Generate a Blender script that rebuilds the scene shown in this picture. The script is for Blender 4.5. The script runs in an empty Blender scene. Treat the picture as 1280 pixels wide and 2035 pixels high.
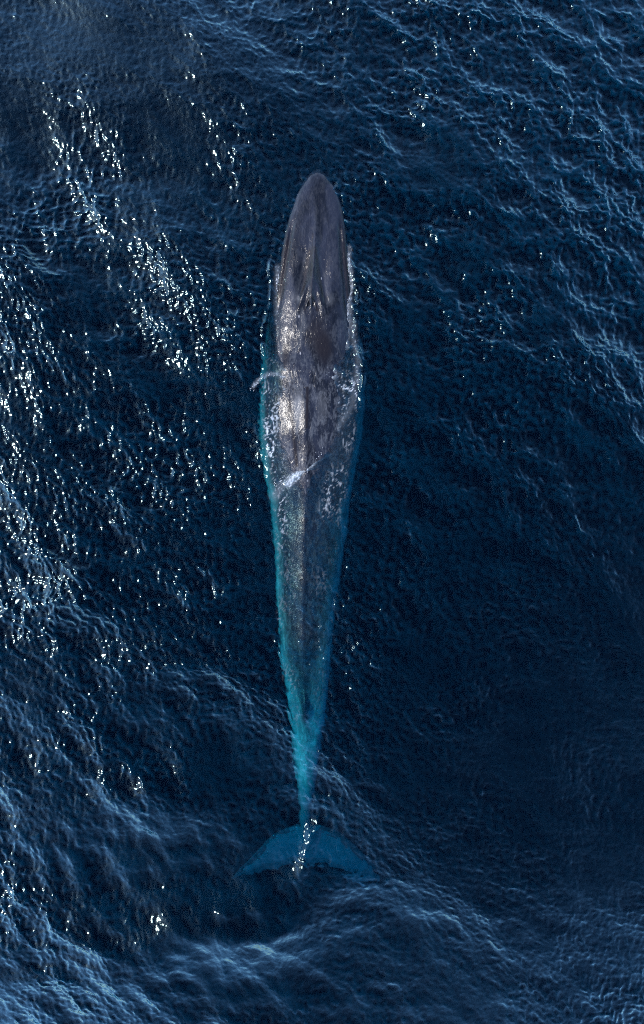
import bpy, bmesh, math
import numpy as np
from mathutils import Vector

SC = bpy.context.scene
COL = SC.collection
# ------------------------------------------------------------------ camera
H = 28.0                       # drone height above the sea
MPP = 38.8 / 2035.0            # metres per photograph pixel at sea level
cam_d = bpy.data.cameras.new('drone_camera')
cam_d.sensor_fit = 'VERTICAL'
cam_d.sensor_height = 36.0
cam_d.lens = 36.0 * H / 38.8
cam_d.clip_end = 20000
cam = bpy.data.objects.new('drone_camera', cam_d)
cam.location = (0, 0, H)
COL.objects.link(cam)
SC.camera = cam
# ------------------------------------------------------------------ sky, sun
SUN_DIR = Vector((-0.67, 0.11, 0.74)).normalized()
SUN_EL = math.asin(SUN_DIR.z)
W = bpy.data.worlds.new('World')
SC.world = W
W.use_nodes = True
wn, wl = W.node_tree.nodes, W.node_tree.links
bg = wn['Background']
sky = wn.new('ShaderNodeTexSky')
sky.sky_type = 'NISHITA'
sky.sun_disc = False
sky.ozone_density = 6.0
sky.sun_elevation = SUN_EL
sky.sun_rotation = math.atan2(SUN_DIR.x, SUN_DIR.y)
wl.new(sky.outputs['Color'], bg.inputs['Color'])
bg.inputs['Strength'].default_value = 0.15
sd = bpy.data.lights.new('sun', 'SUN')
sd.energy = 2.0
sd.angle = math.radians(0.53)
sd.color = (1.0, 0.95, 0.89)
sun = bpy.data.objects.new('sun', sd)
sun.rotation_euler = SUN_DIR.to_track_quat('Z', 'Y').to_euler()
COL.objects.link(sun)
SC.view_settings.view_transform = 'Standard'
SC.view_settings.look = 'None'
SC.view_settings.exposure = 1.6
SC.view_settings.gamma = 1.0
cy = SC.cycles
cy.caustics_reflective = False
cy.caustics_refractive = False
cy.use_denoising = False
cy.filter_width = 1.1
cy.max_bounces = 5
cy.volume_bounces = 1
cy.transparent_max_bounces = 8
cy.sample_clamp_indirect = 3.0

rng = np.random.default_rng(7)

def px(u, v):
    """photograph pixel -> metres on the sea plane"""
    return (u - 640.0) * MPP, (1017.5 - v) * MPP

# ------------------------------------------------------------------ sea surface
L, N = 68.0, 1660
DX = L / N
k1 = np.fft.fftfreq(N, DX) * 2 * np.pi
KX, KY = np.meshgrid(k1, k1, indexing='xy')     # [iy, ix]
K = np.hypot(KX, KY); K[0, 0] = 1.0
def spectrum(lmin, lmax, rms_slope, wind, spread, iso, seed, p=2.0):
    r = np.random.default_rng(seed)
    amp = K ** (-p)
    lo, hi = 2 * np.pi / lmax, 2 * np.pi / lmin
    band = 1 / (1 + (lo / K) ** 8) * np.exp(-(K / hi) ** 4)
    c = (KX * math.cos(wind) + KY * math.sin(wind)) / K
    d = np.abs(c) ** spread * (1 - iso) + iso
    a = amp * band * d * (r.normal(size=K.shape) + 1j * r.normal(size=K.shape))
    a[0, 0] = 0
    sx = np.real(np.fft.ifft2(1j * KX * a)); sy = np.real(np.fft.ifft2(1j * KY * a))
    s = rms_slope / math.sqrt((sx ** 2 + sy ** 2).mean())
    a = a * s
    h = np.real(np.fft.ifft2(a))
    dx = np.real(np.fft.ifft2(1j * KX / K * a)); dy = np.real(np.fft.ifft2(1j * KY / K * a))
    return np.stack([dx, dy, h], -1)
def smooth_noise(lmin, lmax, seed):
    r = np.random.default_rng(seed)
    band = (K > 2 * np.pi / lmax) & (K < 2 * np.pi / lmin)
    f = np.real(np.fft.ifft2(np.where(band, 1 / K, 0) * (r.normal(size=K.shape) + 1j * r.normal(size=K.shape))))
    return f / f.std()
WIND = math.radians(47)
swell = spectrum(2.4, 14.0, 0.12, WIND, 3, 0.15, 11)
chop = spectrum(0.5, 2.2, 0.135, WIND + 0.15, 2.0, 0.22, 12)
ripple = spectrum(0.11, 0.5, 0.23, WIND - 0.1, 1.0, 0.4, 13, 1.6)
gust = smooth_noise(3.0, 14.0, 14)

def axis(half, n_out=82, g=1.125):
    inner = np.arange(-round(half / DX), round(half / DX) + 1) * DX
    st = DX * g ** np.arange(1, n_out)
    out = inner[-1] + np.cumsum(st)
    return np.concatenate([-out[::-1], inner, out])
ax, ay = axis(15.5), axis(23.0)
GX, GY = np.meshgrid(ax, ay, indexing='xy')
def sample(f, x, y):
    fx = (x / DX) % N; fy = (y / DX) % N
    i0 = np.floor(fx + 1e-6).astype(int) % N; j0 = np.floor(fy + 1e-6).astype(int) % N
    tx = np.clip(fx - np.floor(fx + 1e-6), 0, 1); ty = np.clip(fy - np.floor(fy + 1e-6), 0, 1)
    i1, j1 = (i0 + 1) % N, (j0 + 1) % N
    if f.ndim == 3: tx, ty = tx[..., None], ty[..., None]
    return (f[j0, i0] * (1 - tx) + f[j0, i1] * tx) * (1 - ty) + (f[j1, i0] * (1 - tx) + f[j1, i1] * tx) * ty
def sstep(a, b, x):
    t = np.clip((x - a) / (b - a), 0, 1); return t * t * (3 - 2 * t)
dist = np.maximum(np.abs(GX) - 15.5, np.abs(GY) - 23.0)
PU, PV = GX / MPP + 640, 1017.5 - GY / MPP          # photograph pixels of every sea vertex
g = sample(gust, GX, GY)
def blob(u, v, su, sv):
    return np.exp(-((PU - u) / su) ** 2 - ((PV - v) / sv) ** 2)
# smooth upwelling "footprint" water behind the flukes, calmer water along the body
calm = np.clip(blob(430, 1880, 260, 150) + 0.8 * blob(330, 1690, 220, 90) + 0.4 * blob(1180, 880, 120, 100), 0, 1)
near = np.exp(-((PU - 622) / 120) ** 4) * sstep(250, 340, PV) * (1 - 0.75 * sstep(950, 1150, PV)) * (1 - sstep(1250, 1600, PV))
# the sea is rougher up-wind (upper right) and lies quieter in the lee at lower right and upper left
lee = np.clip(1.4 * blob(1200, 1560, 440, 560) + 1.7 * blob(200, 60, 380, 260), 0, 1.7)
rough = 1.25 * blob(1200, 330, 460, 430) + 0.5 * blob(60, 1700, 420, 420)
near = np.clip(near + 0.6 * blob(640, 1690, 170, 70), 0, 1)
a_sw = (1 - 0.85 * near) * (1 - 0.2 * lee)
a_ch = (1 - 0.6 * near) * (1 + 0.15 * g) * (1 - 0.42 * lee + 0.38 * rough)
a_ri = np.clip(1 + 0.25 * g, 0.4, 1.7) * (1 - 0.72 * np.clip(calm * (1 + 0.5 * g), 0, 1)) * (1 - 0.15 * near) * (1 - 0.34 * lee + 0.28 * rough + 0.15 * blob(60, 750, 400, 450))
P = np.stack([GX, GY, np.zeros_like(GX)], -1)
P += sample(swell, GX, GY) * (a_sw * (1 - sstep(60, 400, dist)))[..., None] * np.array([1.1, 1.1, 1])
z_sw = P[..., 2].copy()
P += sample(chop, GX, GY) * (a_ch * (1 - sstep(10, 60, dist)))[..., None] * np.array([1.1, 1.1, 1])
z_ch = P[..., 2].copy()
P += sample(ripple, GX, GY) * (a_ri * (1 - sstep(0, 5, dist)))[..., None] * np.array([0.8, 0.8, 1])

CREST_GLOW = 2.2 * (1 - 0.55 * np.clip(lee, 0, 1) + 0.3 * rough) * np.clip(0.25 + (P[..., 2] - z_ch) / 0.045 + (z_ch - z_sw) / 0.25, 0, 1)      # painted glow on short-wave crests, dimmed by lee and lifted by rough
# water pushed up by the head and running over the small of the back
P[..., 2] += 0.045 * np.cos((PV - 748 + 0.004 * (PU - 617) ** 2) * 2 * np.pi / 13) * blob(617, 746, 52, 17)
for ue, ve0, ve1, lean in ((548, 470, 800, -0.10), (701, 470, 860, 0.07)):
    cr = ue + lean * (PV - ve0) + 5 * np.sin(PV * 0.045)
    P[..., 2] += 0.085 * np.exp(-((PU - cr) / 5.0) ** 2) * sstep(ve0, ve0 + 60, PV) * (1 - sstep(ve1 - 80, ve1, PV)) * (0.7 + 0.4 * np.sin(PV * 0.11))
# wave breaking where the back dips under
P[..., 2] += 0.10 * np.exp(-((PV - 945 + 0.55 * (PU - 590)) / 6.0) ** 2) * sstep(560, 585, PU) * (1 - sstep(625, 690, PU))
# glassy swells heaved up by the tail beats, falling away to the bottom of the picture
wv1 = PV - 1845 + 0.16 * (PU - 420) + 14 * np.sin(PU * 0.021) + 9 * g
P[..., 2] += 0.46 * np.exp(-(wv1 / 78.0) ** 2) * np.exp(-((PU - 440) / 260.0) ** 4) * (1 + 0.22 * g)
wv2 = PV - 1615 + 0.10 * (PU - 250) + 12 * np.sin(PU * 0.03 + 1.0) + 8 * g
P[..., 2] += 0.24 * np.exp(-(wv2 / 52.0) ** 2) * np.exp(-((PU - 250) / 190.0) ** 4) * (1 + 0.25 * g)
# steep little swells that catch the sun behind and beside the flukes
P[..., 2] += 0.16 * np.exp(-((PU - 622 + 0.25 * (PV - 1650)) / 14.0) ** 2) * sstep(1635, 1660, PV) * (1 - sstep(1720, 1760, PV))
for bu, bv, bs in ((255, 1565, 60), (500, 1790, 30), (440, 1800, 22), (545, 1840, 30), (80, 1200, 80), (130, 1130, 50)):
    P[..., 2] += 0.0040 * bs * np.exp(-((PU - bu - 0.7 * bs) / bs) ** 2 - ((PV - bv) / (0.45 * bs)) ** 2)
WATER = P[..., 2].copy()
def water_z(u_, v_):
    X_, Y_ = px(np.asarray(u_, float), np.asarray(v_, float))
    return WATER[np.clip(np.searchsorted(ay, Y_), 0, len(ay) - 1), np.clip(np.searchsorted(ax, X_), 0, len(ax) - 1)]

# ---- mesh helper
def grid_faces(nr, nc, wrap=False):
    i = np.arange(nr - 1)[:, None] * nc
    j = np.arange(nc if wrap else nc - 1)[None]
    j2 = (j + 1) % nc
    return np.stack([i + j, i + j2, i + nc + j2, i + nc + j], -1).reshape(-1, 4)
def mesh_from(name, verts, quads, extra=(), smooth=True):
    me = bpy.data.meshes.new(name)
    loops = np.concatenate([quads.ravel()] + [np.asarray(e) for e in extra]).astype(np.int32)
    tot = np.concatenate([np.full(len(quads), 4)] + [[len(e)] for e in extra]).astype(np.int32)
    me.vertices.add(len(verts)); me.vertices.foreach_set('co', np.asarray(verts, np.float32).ravel())
    me.loops.add(len(loops)); me.loops.foreach_set('vertex_index', loops)
    me.polygons.add(len(tot))
    me.polygons.foreach_set('loop_start', np.concatenate([[0], np.cumsum(tot)[:-1]]).astype(np.int32))
    me.update(calc_edges=True)
    me.validate()
    me.polygons.foreach_set('use_smooth', np.full(len(me.polygons), smooth))
    return me
def link(name, me, mat, parent=None, **props):
    o = bpy.data.objects.new(name, me); COL.objects.link(o)
    if mat: me.materials.append(mat)
    o.parent = parent
    for k, v in props.items(): o[k] = v
    return o
class NT:
    def __init__(s, name):
        s.m = bpy.data.materials.new(name); s.m.use_nodes = True
        s.t = s.m.node_tree; s.t.nodes.clear()
        s.out = s.n('ShaderNodeOutputMaterial')
    def n(s, kind, ins=None, **kw):
        nd = s.t.nodes.new(kind)
        for k, v in kw.items(): setattr(nd, k, v)
        for k, v in (ins or {}).items(): s.set(nd.inputs[k], v)
        return nd
    def set(s, sock, v):
        if isinstance(v, bpy.types.NodeSocket): s.t.links.new(v, sock)
        elif isinstance(v, bpy.types.Node): s.t.links.new(v.outputs[0], sock)
        else: sock.default_value = v
    def math(s, op, a, b=0.0, clamp=False):
        return s.n('ShaderNodeMath', {0: a, 1: b}, operation=op, use_clamp=clamp).outputs[0]
    def noise(s, vec, scale, detail=4, rough=0.55, dist=0.0):
        return s.n('ShaderNodeTexNoise', {'Vector': vec, 'Scale': scale, 'Detail': detail, 'Roughness': rough, 'Distortion': dist}).outputs['Fac']
    def ramp(s, f, a, b, lo=0.0, hi=1.0):
        return s.n('ShaderNodeMapRange', {0: f, 1: a, 2: b, 3: lo, 4: hi}, interpolation_type='SMOOTHSTEP').outputs[0]
    def mix(s, f, a, b):
        nd = s.n('ShaderNodeMix', data_type='RGBA')
        s.set(nd.inputs[0], f); s.set(nd.inputs[6], a); s.set(nd.inputs[7], b)
        return nd.outputs[2]

# ---- water material: fresnel mirror over clear absorbing water, its scattered light painted as diffuse colour
def water_material():
    m = NT('sea_water')
    co = m.n('ShaderNodeTexCoord').outputs['Object']
    b1 = m.noise(co, 7.0, 1, 0.5)
    bump = m.n('ShaderNodeBump', {'Height': b1, 'Strength': 1.0, 'Distance': 0.011})
    lw = m.n('ShaderNodeLayerWeight', {'Blend': 0.5, 'Normal': bump}).outputs['Facing']
    fr = m.math('ADD', 0.004, m.math('MULTIPLY', m.math('POWER', lw, 2.0), 0.82), True)
    gl = m.n('ShaderNodeBsdfGlossy', {'Color': (0.64, 0.94, 1, 1), "Roughness": 0.15, 'Normal': bump}, distribution='BECKMANN')
    rf = m.n('ShaderNodeBsdfRefraction', {'Color': (1, 1, 1, 1), 'Roughness': 0.22, 'IOR': 1.33, 'Normal': bump})
    tr = m.n('ShaderNodeBsdfTransparent', {'Color': (1, 1, 1, 1)})
    body = m.n('ShaderNodeMixShader', {0: 0.36, 1: rf, 2: tr})
    # colour stands in for light scattered from deep water, with painted crest glow
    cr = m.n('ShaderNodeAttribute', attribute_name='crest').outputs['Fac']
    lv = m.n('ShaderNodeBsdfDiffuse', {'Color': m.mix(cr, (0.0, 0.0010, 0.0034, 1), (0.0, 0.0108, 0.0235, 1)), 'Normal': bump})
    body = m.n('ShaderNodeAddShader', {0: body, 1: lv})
    # aerated film and painted head-rim glints, laced where the 'foam' attribute is set
    fa = m.n('ShaderNodeAttribute', attribute_name='foam').outputs['Fac']
    fac = m.math('MULTIPLY', fa, 1.0, True)
    df = m.n('ShaderNodeBsdfDiffuse', {'Color': (0.44, 0.47, 0.49, 1)})
    body = m.n('ShaderNodeMixShader', {0: fac, 1: body, 2: df})
    mx = m.n('ShaderNodeMixShader', {0: fr, 1: body, 2: gl})
    m.set(m.out.inputs['Surface'], mx)
    va = m.n('ShaderNodeVolumeAbsorption')
    # sigma_a = density * (1 - color)
    va.inputs['Color'].default_value = (0.0, 1 - 0.25 / 1.6, 1 - 0.15 / 1.6, 1); va.inputs['Density'].default_value = 1.6
    m.set(m.out.inputs['Volume'], va)
    return m.m

nr, nc = GX.shape
verts = P.reshape(-1, 3)
quads = grid_faces(nr, nc)
idx = np.arange(nr * nc).reshape(nr, nc)
border = np.concatenate([idx[0, :], idx[1:, -1], idx[-1, -2::-1], idx[-2:0:-1, 0]])   # ccw rim
nb = len(border)
low = verts[border].copy(); low[:, 2] = -60.0
base = len(verts)
verts = np.concatenate([verts, low])
ii = np.arange(nb); jj = (ii + 1) % nb
skirt = np.stack([border[jj], border[ii], base + ii, base + jj], -1)
sea = link('sea_water', mesh_from('sea_water', verts, np.concatenate([quads, skirt]), [base + ii[::-1]]), water_material(),
           kind='structure', label='dark blue choppy open sea around the whale', category='sea')
del quads, verts

# seabed, far below sight
sm = NT('seabed_sand')
sbn = sm.noise(sm.n('ShaderNodeTexCoord').outputs['Object'], 0.2, 5)
sb = sm.n('ShaderNodeBsdfDiffuse', {'Color': sm.mix(sbn, (0.05, 0.06, 0.07, 1), (0.12, 0.12, 0.11, 1))})
sm.set(sm.out.inputs['Surface'], sb)
R = float(ax[-1]) + 200
link('seabed', mesh_from('seabed', np.array([[-R, -R, -60.5], [R, -R, -60.5], [R, R, -60.5], [-R, R, -60.5]]), np.array([[0, 1, 2, 3]])), sm.m,
     kind='structure')

# ------------------------------------------------------------------ the whale
# photograph row, left edge, right edge, ridge x, top z, widest z, half height below widest, exponent of the upper outline
ST = np.array([
 # v    xl   xr   xc    zt     zm    zb    e
 [336, 628, 637, 632, -0.08, -0.16, 0.15, 2.2],
 [342, 620, 643, 632, -0.02, -0.16, 0.25, 2.2],
 [352, 610, 652, 632,  0.05, -0.15, 0.40, 2.3],
 [375, 596, 668, 631,  0.12, -0.13, 0.60, 2.5],
 [400, 585, 677, 630,  0.17, -0.12, 0.80, 2.6],
 [430, 575, 684, 629,  0.21, -0.12, 1.00, 2.7],
 [460, 567, 688, 628,  0.25, -0.12, 1.15, 2.7],
 [500, 559, 692, 626,  0.30, -0.16, 1.30, 2.7],
 [550, 550, 698, 623,  0.36, -0.30, 1.45, 2.6],
 [600, 541, 704, 619,  0.46, -0.55, 1.55, 2.4],
 [650, 531, 711, 616,  0.46, -0.85, 1.60, 2.3],
 [700, 525, 717, 614,  0.33, -1.05, 1.65, 2.3],
 [740, 521, 719, 613,  0.11, -1.15, 1.70, 2.4],
 [760, 520, 721, 612,  0.12, -1.20, 1.70, 2.4],
 [800, 517, 722, 611,  0.20, -1.25, 1.70, 2.3],
 [850, 518, 720, 610,  0.20, -1.30, 1.65, 2.2],
 [900, 522, 712, 609,  0.10, -1.30, 1.55, 2.2],
 [940, 527, 705, 608, -0.01, -1.30, 1.50, 2.3],
 [1000, 537, 696, 607, -0.10, -1.35, 1.40, 2.2],
 [1100, 547, 683, 604, -0.18, -1.30, 1.25, 2.2],
 [1200, 551, 668, 602, -0.25, -1.25, 1.10, 2.1],
 [1300, 559, 659, 602, -0.36, -1.20, 1.00, 2.0],
 [1400, 573, 649, 605, -0.60, -1.20, 0.85, 2.0],
 [1480, 585, 638, 608, -0.85, -1.30, 0.70, 2.0],
 [1550, 593, 629, 609, -1.20, -1.60, 0.50, 1.9],
 [1600, 597, 622, 609, -1.85, -2.20, 0.32, 2.0],
 [1640, 596, 621, 609, -2.42, -2.65, 0.20, 2.0],
 [1680, 603, 617, 610, -2.66, -2.76, 0.10, 2.0]])
NV, NA = 700, 176
tv = np.concatenate([336 + 20 * (np.arange(40) / 40) ** 2, np.linspace(356, 1680, NV - 40)])
def pchip(xk, yk, x):
    h = np.diff(xk); d = np.diff(yk) / h
    m = np.zeros_like(yk); m[0], m[-1] = d[0], d[-1]
    s = d[:-1] * d[1:] > 0
    w1, w2 = 2 * h[1:] + h[:-1], h[1:] + 2 * h[:-1]
    with np.errstate(all='ignore'):
        hm = (w1 + w2) / (w1 / d[:-1] + w2 / d[1:])
    m[1:-1] = np.where(s, hm, 0)
    i = np.clip(np.searchsorted(xk, x) - 1, 0, len(xk) - 2)
    t = (x - xk[i]) / h[i]
    return ((1 + 2 * t) * (1 - t) ** 2 * yk[i] + t * (1 - t) ** 2 * h[i] * m[i] + t * t * (3 - 2 * t) * yk[i + 1] + t * t * (t - 1) * h[i] * m[i + 1])
xl, xr, xc, zt, zm, zb, ex = [pchip(ST[:, 0], ST[:, k], tv)[:, None] for k in range(1, 8)]
ang = (np.arange(NA) / NA * 2 * np.pi)[None]
ca, sa = np.cos(ang), np.sin(ang)
up = sa >= 0
e = np.where(up, ex, 2.1)
cx = np.sign(ca) * np.abs(ca) ** (2 / e)
cz = np.sign(sa) * np.abs(sa) ** (2 / e)
mid = (xl + xr) / 2
off = xc - mid                                    # ridge leans off the middle of the outline
u = mid + (xr - xl) / 2 * cx + off * (1 - cx ** 2) * np.clip(cz, 0, 1)
z = zm + np.where(up, (zt - zm), zb) * cz
v = np.broadcast_to(tv[:, None], u.shape)
# ---- surface modelling of the back (u, v in photograph pixels, heights in metres)
topw = np.clip(cz, 0, 1) ** 0.5
du = u - xc
def G(x, s): return np.exp(-(x / s) ** 2)
dz = np.zeros_like(u)
ridge = sstep(400, 540, v) * (1 - sstep(598, 612, v))
dz += 0.15 * ridge * G(du, 6.0)                                           # rostral ridge
dz -= 0.11 * sstep(470, 560, v) * (1 - sstep(600, 630, v)) * (G(du - 20, 11) + G(du + 20, 11))
guard = G(v - 592, 26)
gw = 4 + (v - 545) * 0.26
dz += 0.17 * guard * (G(du - gw, 6) + G(du + gw, 6))                      # splash guard, opening backwards
dz += 0.05 * G(v - 608, 12) * G(du, 10)
for s in (-1, 1):
    sl = G(du - s * (3.0 + (v - 600) * 0.20), 1.7) * sstep(594, 599, v) * (1 - sstep(616, 622, v))
    dz -= 0.10 * sl                                                       # the two nostrils
lip = sstep(430, 470, v) * (1 - sstep(600, 640, v))
w2 = (xr - xl) / 2
dz -= 0.10 * lip * (G(u - mid - w2 * 0.80, 4) + G(u - mid + w2 * 0.80, 4))  # groove inside the upper lip
dz -= 0.05 * G(v - 640, 30) * G(du, 40)
spine = sstep(755, 800, v) * (1 - sstep(1480, 1600, v))
dz += 0.07 * spine * G(du, 9) - 0.06 * sstep(760, 780, v) * (1 - sstep(850, 900, v)) * G(du - 3, 3)
dz += 0.02 * np.sin(v * 0.055 + du * 0.03) * sstep(640, 800, v) * np.clip(1 - np.abs(du) / 80, 0, 1)
# small dorsal fin far back
dz += 0.26 * G(du, 4.5) * sstep(1362, 1418, v) * (1 - sstep(1420, 1436, v))
z = z + dz * topw
zs = (H - np.minimum(z, 0)) / H
X = (u - 640) * MPP * zs
Y = (1017.5 - v) * MPP * zs
body_v = np.stack([X, Y, z], -1).reshape(-1, 3)
body_q = grid_faces(NV, NA, wrap=True)
front = list(np.arange(NA)); back = list(((NV - 1) * NA + np.arange(NA))[::-1])

def slab(outline, zc, thick, bend):
    """closed lens-shaped fin from leading/trailing outlines: rows root -> tip of (lead, trail)"""
    rows, M = [], 20
    for i, ((u0, v0), (u1, v1)) in enumerate(outline):
        t = i / (len(outline) - 1)
        for a in np.arange(M) / M * 2 * np.pi:
            c = (1 - math.cos(a)) / 2
            prof = math.sin(a) * (0.30 + 0.70 * (1 - c)) * min(1.0, 2.2 * (1 - t) + 0.12)
            uu, vv = u0 + (u1 - u0) * c, v0 + (v1 - v0) * c
            zz = zc + bend(t, c) + thick * prof
            s = (H - zz) / H
            rows.append(((uu - 640) * MPP * s, (1017.5 - vv) * MPP * s, zz))
    n = len(outline)
    return np.array(rows), grid_faces(n, M, wrap=True), [list(range(M)), list(((n - 1) * M + np.arange(M))[::-1])]
def dense(lead, trail, n=26):
    def along(p):
        p = np.array(p, float); d = np.concatenate([[0], np.cumsum(np.hypot(*np.diff(p, axis=0).T))]); d /= d[-1]
        t = np.linspace(0, 1, n)
        return np.stack([pchip(d, p[:, 0], t), pchip(d, p[:, 1], t)], -1)
    A_, B_ = along(lead), along(trail)
    wob = np.linspace(0, 1, n)
    B_[:, 1] += (2.2 * np.sin(wob * 19 + lead[0][0]) + 1.3 * np.sin(wob * 41)) * np.sin(np.pi * wob)
    A_[:, 1] += 1.0 * np.sin(wob * 23 + 1) * np.sin(np.pi * wob)
    return list(zip(map(tuple, A_), map(tuple, B_)))
fl_left = dense([(616, 1632), (596, 1636), (566, 1645), (535, 1664), (506, 1696), (468, 1734)],
                [(616, 1706), (596, 1704), (570, 1709), (540, 1716), (506, 1726), (464, 1741)])
fl_right = dense([(602, 1632), (624, 1636), (655, 1643), (686, 1660), (716, 1688), (750, 1722)],
                 [(602, 1706), (622, 1704), (648, 1710), (680, 1720), (714, 1730), (752, 1730)])
parts = [(body_v, body_q, [front, back])]
parts.append(slab(fl_left, -2.75, 0.13, lambda t, c: 0.35 * t * t - 0.1 * c))
parts.append(slab(fl_right, -2.75, 0.13, lambda t, c: -0.20 * t * t - 0.1 * c))
# flippers folded back and down along the chest
parts.append(slab(dense([(575, 640), (545, 690), (535, 745), (540, 790)], [(585, 700), (570, 730), (555, 765), (543, 792)]), -1.7, 0.14, lambda t, c: -0.7 * t))
parts.append(slab(dense([(665, 640), (695, 690), (705, 745), (700, 790)], [(655, 700), (670, 730), (685, 765), (697, 792)]), -1.7, 0.14, lambda t, c: -0.7 * t))
av, aq, ae, o0 = [], [], [], 0
for pv, pq, pe in parts:
    av.append(pv); aq.append(pq + o0); ae += [list(np.asarray(x) + o0) for x in pe]; o0 += len(pv)
raw = mesh_from('whale_raw', np.concatenate(av), np.concatenate(aq), ae)
bm = bmesh.new(); bm.from_mesh(raw); bmesh.ops.recalc_face_normals(bm, faces=bm.faces); bm.to_mesh(raw); bm.free()
tmp = bpy.data.objects.new('whale_raw', raw); COL.objects.link(tmp)
rm = tmp.modifiers.new('r', 'REMESH'); rm.mode = 'VOXEL'; rm.voxel_size = 0.03; rm.use_smooth_shade = True
sm_ = tmp.modifiers.new('s', 'SMOOTH'); sm_.factor = 0.5; sm_.iterations = 3
dg = bpy.context.evaluated_depsgraph_get()
whale_me = bpy.data.meshes.new_from_object(tmp.evaluated_get(dg))
whale_me.name = 'whale_body'
bpy.data.objects.remove(tmp); bpy.data.meshes.remove(raw)
# pigmentation drawn over the finished skin: dark lips, creases, nostrils; paler streaks behind the blowhole and beside the spine
co_ = np.empty(len(whale_me.vertices) * 3, np.float32); whale_me.vertices.foreach_get('co', co_); co_ = co_.reshape(-1, 3)
s_ = (H - np.minimum(co_[:, 2], 0)) / H
wu, wv = co_[:, 0] / (MPP * s_) + 640, 1017.5 - co_[:, 1] / (MPP * s_)
wl_, wr_, wc_ = [pchip(ST[:, 0], ST[:, k], np.clip(wv, 336, 1680)) for k in (1, 2, 3)]
rel = (wu - (wl_ + wr_) / 2) / np.maximum((wr_ - wl_) / 2, 1)
def seg(p0, p1, wd):
    p0, p1 = np.array(p0, float), np.array(p1, float); d = p1 - p0
    t = np.clip(((wu - p0[0]) * d[0] + (wv - p0[1]) * d[1]) / (d @ d), 0, 1)
    return np.exp(-((wu - p0[0] - t * d[0]) ** 2 + (wv - p0[1] - t * d[1]) ** 2) / wd ** 2)
def spot(a, b, sa_, sb_): return np.exp(-((wu - a) / sa_) ** 2 - ((wv - b) / sb_) ** 2)
tone = np.zeros(len(wu))
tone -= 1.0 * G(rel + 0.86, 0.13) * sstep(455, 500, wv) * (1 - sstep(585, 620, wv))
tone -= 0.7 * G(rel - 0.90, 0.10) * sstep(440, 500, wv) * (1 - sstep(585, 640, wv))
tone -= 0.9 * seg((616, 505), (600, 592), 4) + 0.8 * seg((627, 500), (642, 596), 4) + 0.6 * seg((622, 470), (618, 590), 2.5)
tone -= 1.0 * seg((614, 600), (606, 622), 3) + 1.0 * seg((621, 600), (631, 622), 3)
tone += 0.35 * seg((607, 510), (594, 580), 4) + 0.3 * seg((634, 510), (650, 590), 4)
tone += 0.5 * spot(590, 598, 14, 12) + 0.4 * spot(655, 604, 16, 12) + 0.5 * seg((603, 622), (596, 690), 8)
tone -= 0.6 * spot(628, 665, 26, 40) + 0.8 * spot(646, 700, 18, 30) + 0.7 * spot(568, 705, 8, 30)
tone += 0.9 * spot(592, 815, 11, 45) + 0.5 * spot(640, 810, 14, 40)
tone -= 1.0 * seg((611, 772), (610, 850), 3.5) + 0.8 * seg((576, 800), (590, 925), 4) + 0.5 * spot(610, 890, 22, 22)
tone -= 0.5 * seg((600, 960), (604, 1300), 6)
tone += 0.4 * seg((596, 990), (596, 1300), 5)
at = whale_me.attributes.new('tone', 'FLOAT', 'POINT'); at.data.foreach_set('value', tone.astype(np.float32))

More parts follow.
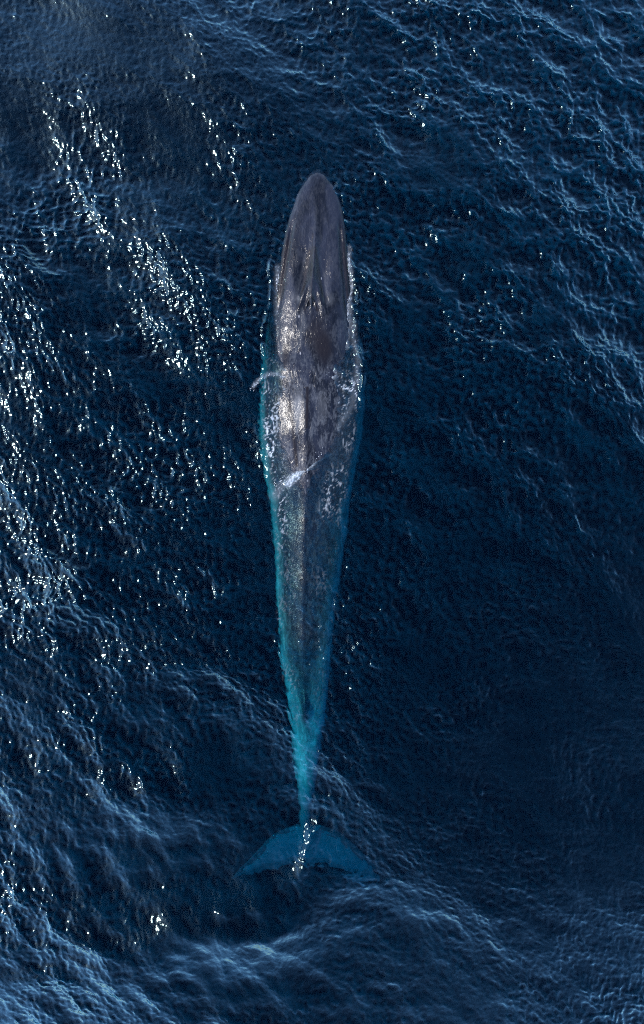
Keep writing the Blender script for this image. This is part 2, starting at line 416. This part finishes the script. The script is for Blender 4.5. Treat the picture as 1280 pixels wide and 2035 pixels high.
def whale_material():
    m = NT('whale_skin')
    co = m.n('ShaderNodeTexCoord').outputs['Object']
    st = m.n('ShaderNodeMapping', {'Vector': co, 'Scale': (1.0, 0.38, 1.0)}).outputs[0]
    big = m.ramp(m.noise(st, 1.3, 4, 0.6, 0.8), 0.36, 0.64)
    mot = m.noise(st, 5.0, 6, 0.72, 0.5)
    fin = m.noise(st, 17.0, 4, 0.75, 0.3)
    sep = m.n('ShaderNodeSeparateXYZ', {0: co})
    yy, zz = sep.outputs['Y'], sep.outputs['Z']
    dark = m.mix(big, (0.0028, 0.0030, 0.0052, 1), (0.0140, 0.0158, 0.0245, 1))
    blot = m.ramp(m.math('ADD', m.math('MULTIPLY', mot, 0.62), m.math('MULTIPLY', fin, 0.38)), 0.46, 0.60)
    rear = m.ramp(yy, 9.5, 3.5, 0.16, 0.72)            # the trunk is more mottled than the head
    col = m.mix(m.math('MULTIPLY', blot, rear), dark, (0.076, 0.078, 0.084, 1))
    tn = m.n('ShaderNodeAttribute', attribute_name='tone').outputs['Fac']
    wob = m.math('ADD', 0.55, m.math('MULTIPLY', mot, 0.9))
    tn = m.math('MULTIPLY', tn, wob)
    col = m.mix(m.ramp(tn, 0.0, -0.9), col, (0.010, 0.0075, 0.008, 1))
    col = m.mix(m.ramp(tn, 0.05, 1.2, 0, 0.9), col, (0.13, 0.13, 0.132, 1))
    # paler slate flanks and tail stock
    side = m.ramp(zz, -0.35, -0.95)
    pale = m.mix(blot, (0.25, 0.27, 0.28, 1), (0.60, 0.62, 0.62, 1))
    pale = m.mix(m.ramp(yy, -9.8, -12.0), pale, (0.22, 0.24, 0.245, 1))    # flukes are dark slate again
    col = m.mix(side, col, pale)
    # small healed scars
    vo = m.n('ShaderNodeTexVoronoi', {'Vector': st, 'Scale': 2.6}, feature='F1')
    scar = m.math('MULTIPLY', m.ramp(vo.outputs['Distance'], 0.09, 0.05), m.math('GREATER_THAN', m.n('ShaderNodeSeparateColor', {0: vo.outputs['Color']}).outputs[0], 0.55))
    col = m.mix(m.math('MULTIPLY', scar, 0.8), col, (0.30, 0.29, 0.29, 1))
    hb = m.math('ADD', m.math('MULTIPLY', m.noise(st, 7, 5, 0.62, 0.8), 0.026), m.math('MULTIPLY', m.noise(st, 34, 2, 0.5), 0.003))
    bump = m.n('ShaderNodeBump', {'Height': hb, 'Strength': 1.0, 'Distance': 1.0})
    p = m.n('ShaderNodeBsdfPrincipled', {'Base Color': col, 'Roughness': 0.30, 'IOR': 1.28, 'Specular IOR Level': 0.15, 'Coat Weight': 0.75, 'Coat IOR': 1.30,
                                         'Coat Roughness': 0.15, 'Normal': bump, 'Coat Normal': bump})
    m.set(m.out.inputs['Surface'], p)
    return m.m
whale = bpy.data.objects.new('blue_whale', None); COL.objects.link(whale)
whale.location = (0, 0, 0)
whale['label'] = 'huge grey mottled whale swimming at the surface, its tail turquoise under water'
whale['category'] = 'whale'
body = link('body', whale_me, whale_material(), whale)

# ------------------------------------------------------------------ foam, wash and painted glints
fr_ = np.random.default_rng(5)
def tubes(paths):
    """list of (points n x 3, widths n) -> three-sided tapered strands in one mesh"""
    V, Q, o = [], [], 0
    tri = np.array([[1, 0, 0.15], [-0.5, 0, 0.6], [-0.5, 0, -0.5]])
    for p, w in paths:
        d = np.gradient(p, axis=0); d /= np.linalg.norm(d, axis=1)[:, None] + 1e-9
        sdir = np.stack([-d[:, 1], d[:, 0], np.zeros(len(d))], -1)
        upv = np.tile([0, 0, 1.0], (len(d), 1))
        ring = p[:, None] + w[:, None, None] * (sdir[:, None] * tri[None, :, :1] + upv[:, None] * tri[None, :, 2:])
        V.append(ring.reshape(-1, 3)); Q.append(grid_faces(len(p), 3, wrap=True) + o); o += 3 * len(p)
    return np.concatenate(V), np.concatenate(Q)
def strand(u0, v0, n, step, heading, curl, zf, width):
    us, vs, a = [u0], [v0], heading
    c = fr_.normal() * curl
    for _ in range(n - 1):
        c = 0.75 * c + fr_.normal() * curl * 0.5
        a += c
        us.append(us[-1] + math.cos(a) * step); vs.append(vs[-1] + math.sin(a) * step)
    us, vs = np.array(us), np.array(vs)
    x_, y_ = px(us, vs)
    t = np.linspace(0, 1, n)
    return np.stack([x_, y_, zf(us, vs)], -1), width * np.sin(np.pi * np.clip(t, 0.04, 0.96)) ** 0.6
edge = lambda k, v_: pchip(ST[:, 0], ST[:, k], np.asarray(v_, float))
foam_mat = NT('sea_foam')
fn = foam_mat.noise(foam_mat.n('ShaderNodeTexCoord').outputs['Object'], 18, 3)
fb = foam_mat.n('ShaderNodeBsdfPrincipled', {'Base Color': foam_mat.mix(fn, (0.42, 0.45, 0.47, 1), (0.72, 0.74, 0.75, 1)), 'Roughness': 0.45})
foam_mat.set(foam_mat.out.inputs['Surface'], fb)
# churned water on the flanks, written on the sea surface
fv = np.clip(PV, 336, 1680).ravel(); fu = PU.ravel()
sel = np.where((np.abs(fu - 620) < 150) & (PV.ravel() > 420) & (PV.ravel() < 1760))[0]
su, sv_ = fu[sel], PV.ravel()[sel]
el, er, ec = edge(1, np.clip(sv_, 336, 1680)), edge(2, np.clip(sv_, 336, 1680)), edge(3, np.clip(sv_, 336, 1680))
hw = np.where(sv_ < 940, 46.0, np.maximum(46 - (sv_ - 940) * 0.25, 14))
tl = (ec - hw - su) / np.maximum(ec - hw - el, 4); tr_ = (su - ec - hw) / np.maximum(er - ec - hw, 4)
bell = lambda t: np.clip(sstep(-0.25, 0.25, t) * (1 - sstep(0.75, 1.08, t)), 0, 1)
fo = 1.05 * bell(tl) * sstep(690, 800, sv_) * (1 - 0.85 * sstep(920, 1150, sv_)) * (1 - sstep(1350, 1500, sv_))
fo += 0.7 * bell(tr_ * 1.2) * sstep(680, 780, sv_) * (1 - 0.9 * sstep(900, 1100, sv_)) * (1 - sstep(1300, 1450, sv_))
def line(pts, wd, amp):
    best = np.zeros(len(su))
    for p0, p1 in zip(pts[:-1], pts[1:]):
        p0, p1 = np.array(p0, float), np.array(p1, float); d = p1 - p0
        t = np.clip(((su - p0[0]) * d[0] + (sv_ - p0[1]) * d[1]) / (d @ d), 0, 1)
        best = np.maximum(best, np.exp(-((su - p0[0] - t * d[0]) ** 2 + (sv_ - p0[1] - t * d[1]) ** 2) / wd ** 2))
    return amp * best
film = fo.copy()
fo += line([(566, 752), (552, 744), (530, 748), (512, 762), (500, 778)], 3, 2.0)
fo += line([(572, 962), (584, 948), (598, 938), (612, 926), (624, 910), (636, 888)], 6, 4.0)
fo += line([(572, 738), (595, 734), (620, 733), (645, 738), (660, 748)], 9, 2.2)  # painted glints on the ripples over the small of the back
fo += line([(551, 530), (551, 580), (554, 640), (561, 700)], 5, 1.1) + line([(694, 490), (697, 560), (696, 620), (690, 690)], 4.5, 1.2)  # painted sun glints along both waterlines of the head
fo += line([(545, 985), (560, 962), (580, 950)], 8, 1.0)
fo += line([(700, 640), (712, 720), (700, 810), (672, 850)], 6, 0.7)
# lacy streaks: thin ridges of noise fields stretched along the swimming direction
def lace_field(lmin, lmax, sy, seed):
    r_ = np.random.default_rng(seed); kk = np.hypot(KX, KY * sy)
    band = (kk > 2 * np.pi / lmax) & (kk < 2 * np.pi / lmin)
    f = np.real(np.fft.ifft2(np.where(band, 1 / np.maximum(kk, 1e-3) ** 1.3, 0) * (r_.normal(size=K.shape) + 1j * r_.normal(size=K.shape))))
    return f / f.std()
sx_, sy_ = GX.ravel()[sel], GY.ravel()[sel]
la = np.exp(-(sample(lace_field(0.12, 1.2, 3.0, 31), sx_, sy_) / 0.11) ** 2)
lb = np.exp(-(sample(lace_field(0.15, 0.9, 1.2, 32), sx_, sy_) / 0.09) ** 2)
mod = np.clip(0.5 + 0.5 * sample(lace_field(0.6, 3.0, 1.6, 33), sx_, sy_), 0.05, 1.4)
fo = np.clip(film * (0.015 + 0.75 * (la + 0.8 * lb) * mod) + (fo - film) * (0.09 + 0.6 * (la + lb) * np.clip(mod, 0.4, 1.4)), 0, 0.92)
ff = np.zeros(len(sea.data.vertices), np.float32); ff[sel] = fo
cc_ = np.zeros(len(sea.data.vertices), np.float32); cc_[:CREST_GLOW.size] = np.clip(CREST_GLOW.ravel() / 2.2, 0, 1)
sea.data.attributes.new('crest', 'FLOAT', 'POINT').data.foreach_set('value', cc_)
sea.data.attributes.new('foam', 'FLOAT', 'POINT').data.foreach_set('value', ff)
# white strands: painted sun glints (head rim, small of back), foam (breaking crest, splash arc)
rim = []
whale_top = lambda us, vs: np.maximum(water_z(us, vs), -0.2) + 0.012
def scatter(points, num, spread, step, heading, curl, width, n=3, lift=0.0):
    points = np.array(points, float)
    d = np.concatenate([[0], np.cumsum(np.hypot(*np.diff(points, axis=0).T))]); d /= d[-1]
    for _ in range(num):
        t = fr_.random()
        u0, v0 = np.interp(t, d, points[:, 0]) + fr_.normal() * spread, np.interp(t, d, points[:, 1]) + fr_.normal() * spread
        rim.append(strand(u0, v0, n, step * (0.6 + fr_.random()), heading + fr_.normal() * 0.35, curl,
                          lambda a, b: whale_top(a, b) + lift * fr_.random(), width * (0.4 + fr_.random())))
scatter([(553, 545), (554, 580), (558, 620), (562, 660), (566, 700)], 90, 2.4, 1.8, 1.5, 0.2, 0.011)  # left waterline: strands standing in for sun glints
scatter([(693, 500), (694, 540), (692, 600), (689, 650)], 60, 1.6, 2.0, 1.6, 0.2, 0.007)  # right waterline: strands imitating glints in the same way
scatter([(572, 738), (595, 734), (620, 733), (645, 738), (660, 748)], 45, 5.0, 1.0, 0.2, 0.5, 0.007, lift=0.06)  # beads standing in for glints on the ripple ring
scatter([(566, 752), (552, 744), (530, 748), (512, 762), (500, 778)], 36, 1.6, 1.4, 2.7, 0.3, 0.007, lift=0.04)
scatter([(572, 962), (584, 948), (598, 938), (612, 926), (624, 910), (636, 888)], 70, 4.0, 1.1, -0.8, 0.5, 0.008, lift=0.06)
scatter([(545, 965), (560, 955), (580, 950)], 40, 4.0, 1.4, -0.4, 0.5, 0.007)
scatter([(646, 858), (650, 850), (653, 846)], 16, 1.5, 1.5, -1.1, 0.1, 0.010)  # stand-in for a small sun highlight on the back
V_, Q_ = tubes(rim)
link('white_foam_glints', mesh_from('white_foam_glints', V_, Q_), foam_mat.m, kind='stuff', label='thin white foam and splashes against the back of the whale, with strands imitating sun glints', category='foam')

# ------------------------------------------------------------------ nostrils and eyes of the whale
dk = NT('wet_black_skin')
dn = dk.noise(dk.n('ShaderNodeTexCoord').outputs['Object'], 30, 3)
dk.set(dk.out.inputs['Surface'], dk.n('ShaderNodeBsdfPrincipled', {'Base Color': dk.mix(dn, (0.004, 0.003, 0.003, 1), (0.012, 0.010, 0.010, 1)), 'Roughness': 0.25}))
wt = bpy.data.objects['blue_whale']
def skin_z(u_, v_):
    i = np.argmin((wu - u_) ** 2 + (wv - v_) ** 2 + np.where(co_[:, 2] < -0.5, 1e6, 0)); return co_[i, 2]
for sx in (-1, 1):
    pts = [(618 + sx * (3.0 + t * 6.5 + 1.5 * math.sin(t * 3)), 600 + 20 * t) for t in np.linspace(0, 1, 9)]
    p = np.array([(*px(a, b), skin_z(a, b) - 0.004) for a, b in pts])
    vv_, qq_ = tubes([(p, 0.045 * np.sin(np.pi * np.linspace(0.05, 0.95, 9)) ** 0.7)])
    link('nostril', mesh_from('nostril', vv_, qq_), dk.m, wt)
    # eye, low on the side behind the corner of the mouth
    b_ = bmesh.new(); bmesh.ops.create_uvsphere(b_, u_segments=16, v_segments=10, radius=0.075)
    me_ = bpy.data.meshes.new('eye'); b_.to_mesh(me_); b_.free()
    for pl_ in me_.polygons: pl_.use_smooth = True
    eo = link('eye', me_, dk.m, wt)
    eu = float(edge(1 if sx < 0 else 2, 590)); ex_, ey_ = px(eu, 590)
    eo.location = (ex_ - sx * 0.02, ey_, float(edge(5, 590)) - 0.10); eo.scale = (0.6, 1.2, 0.9)
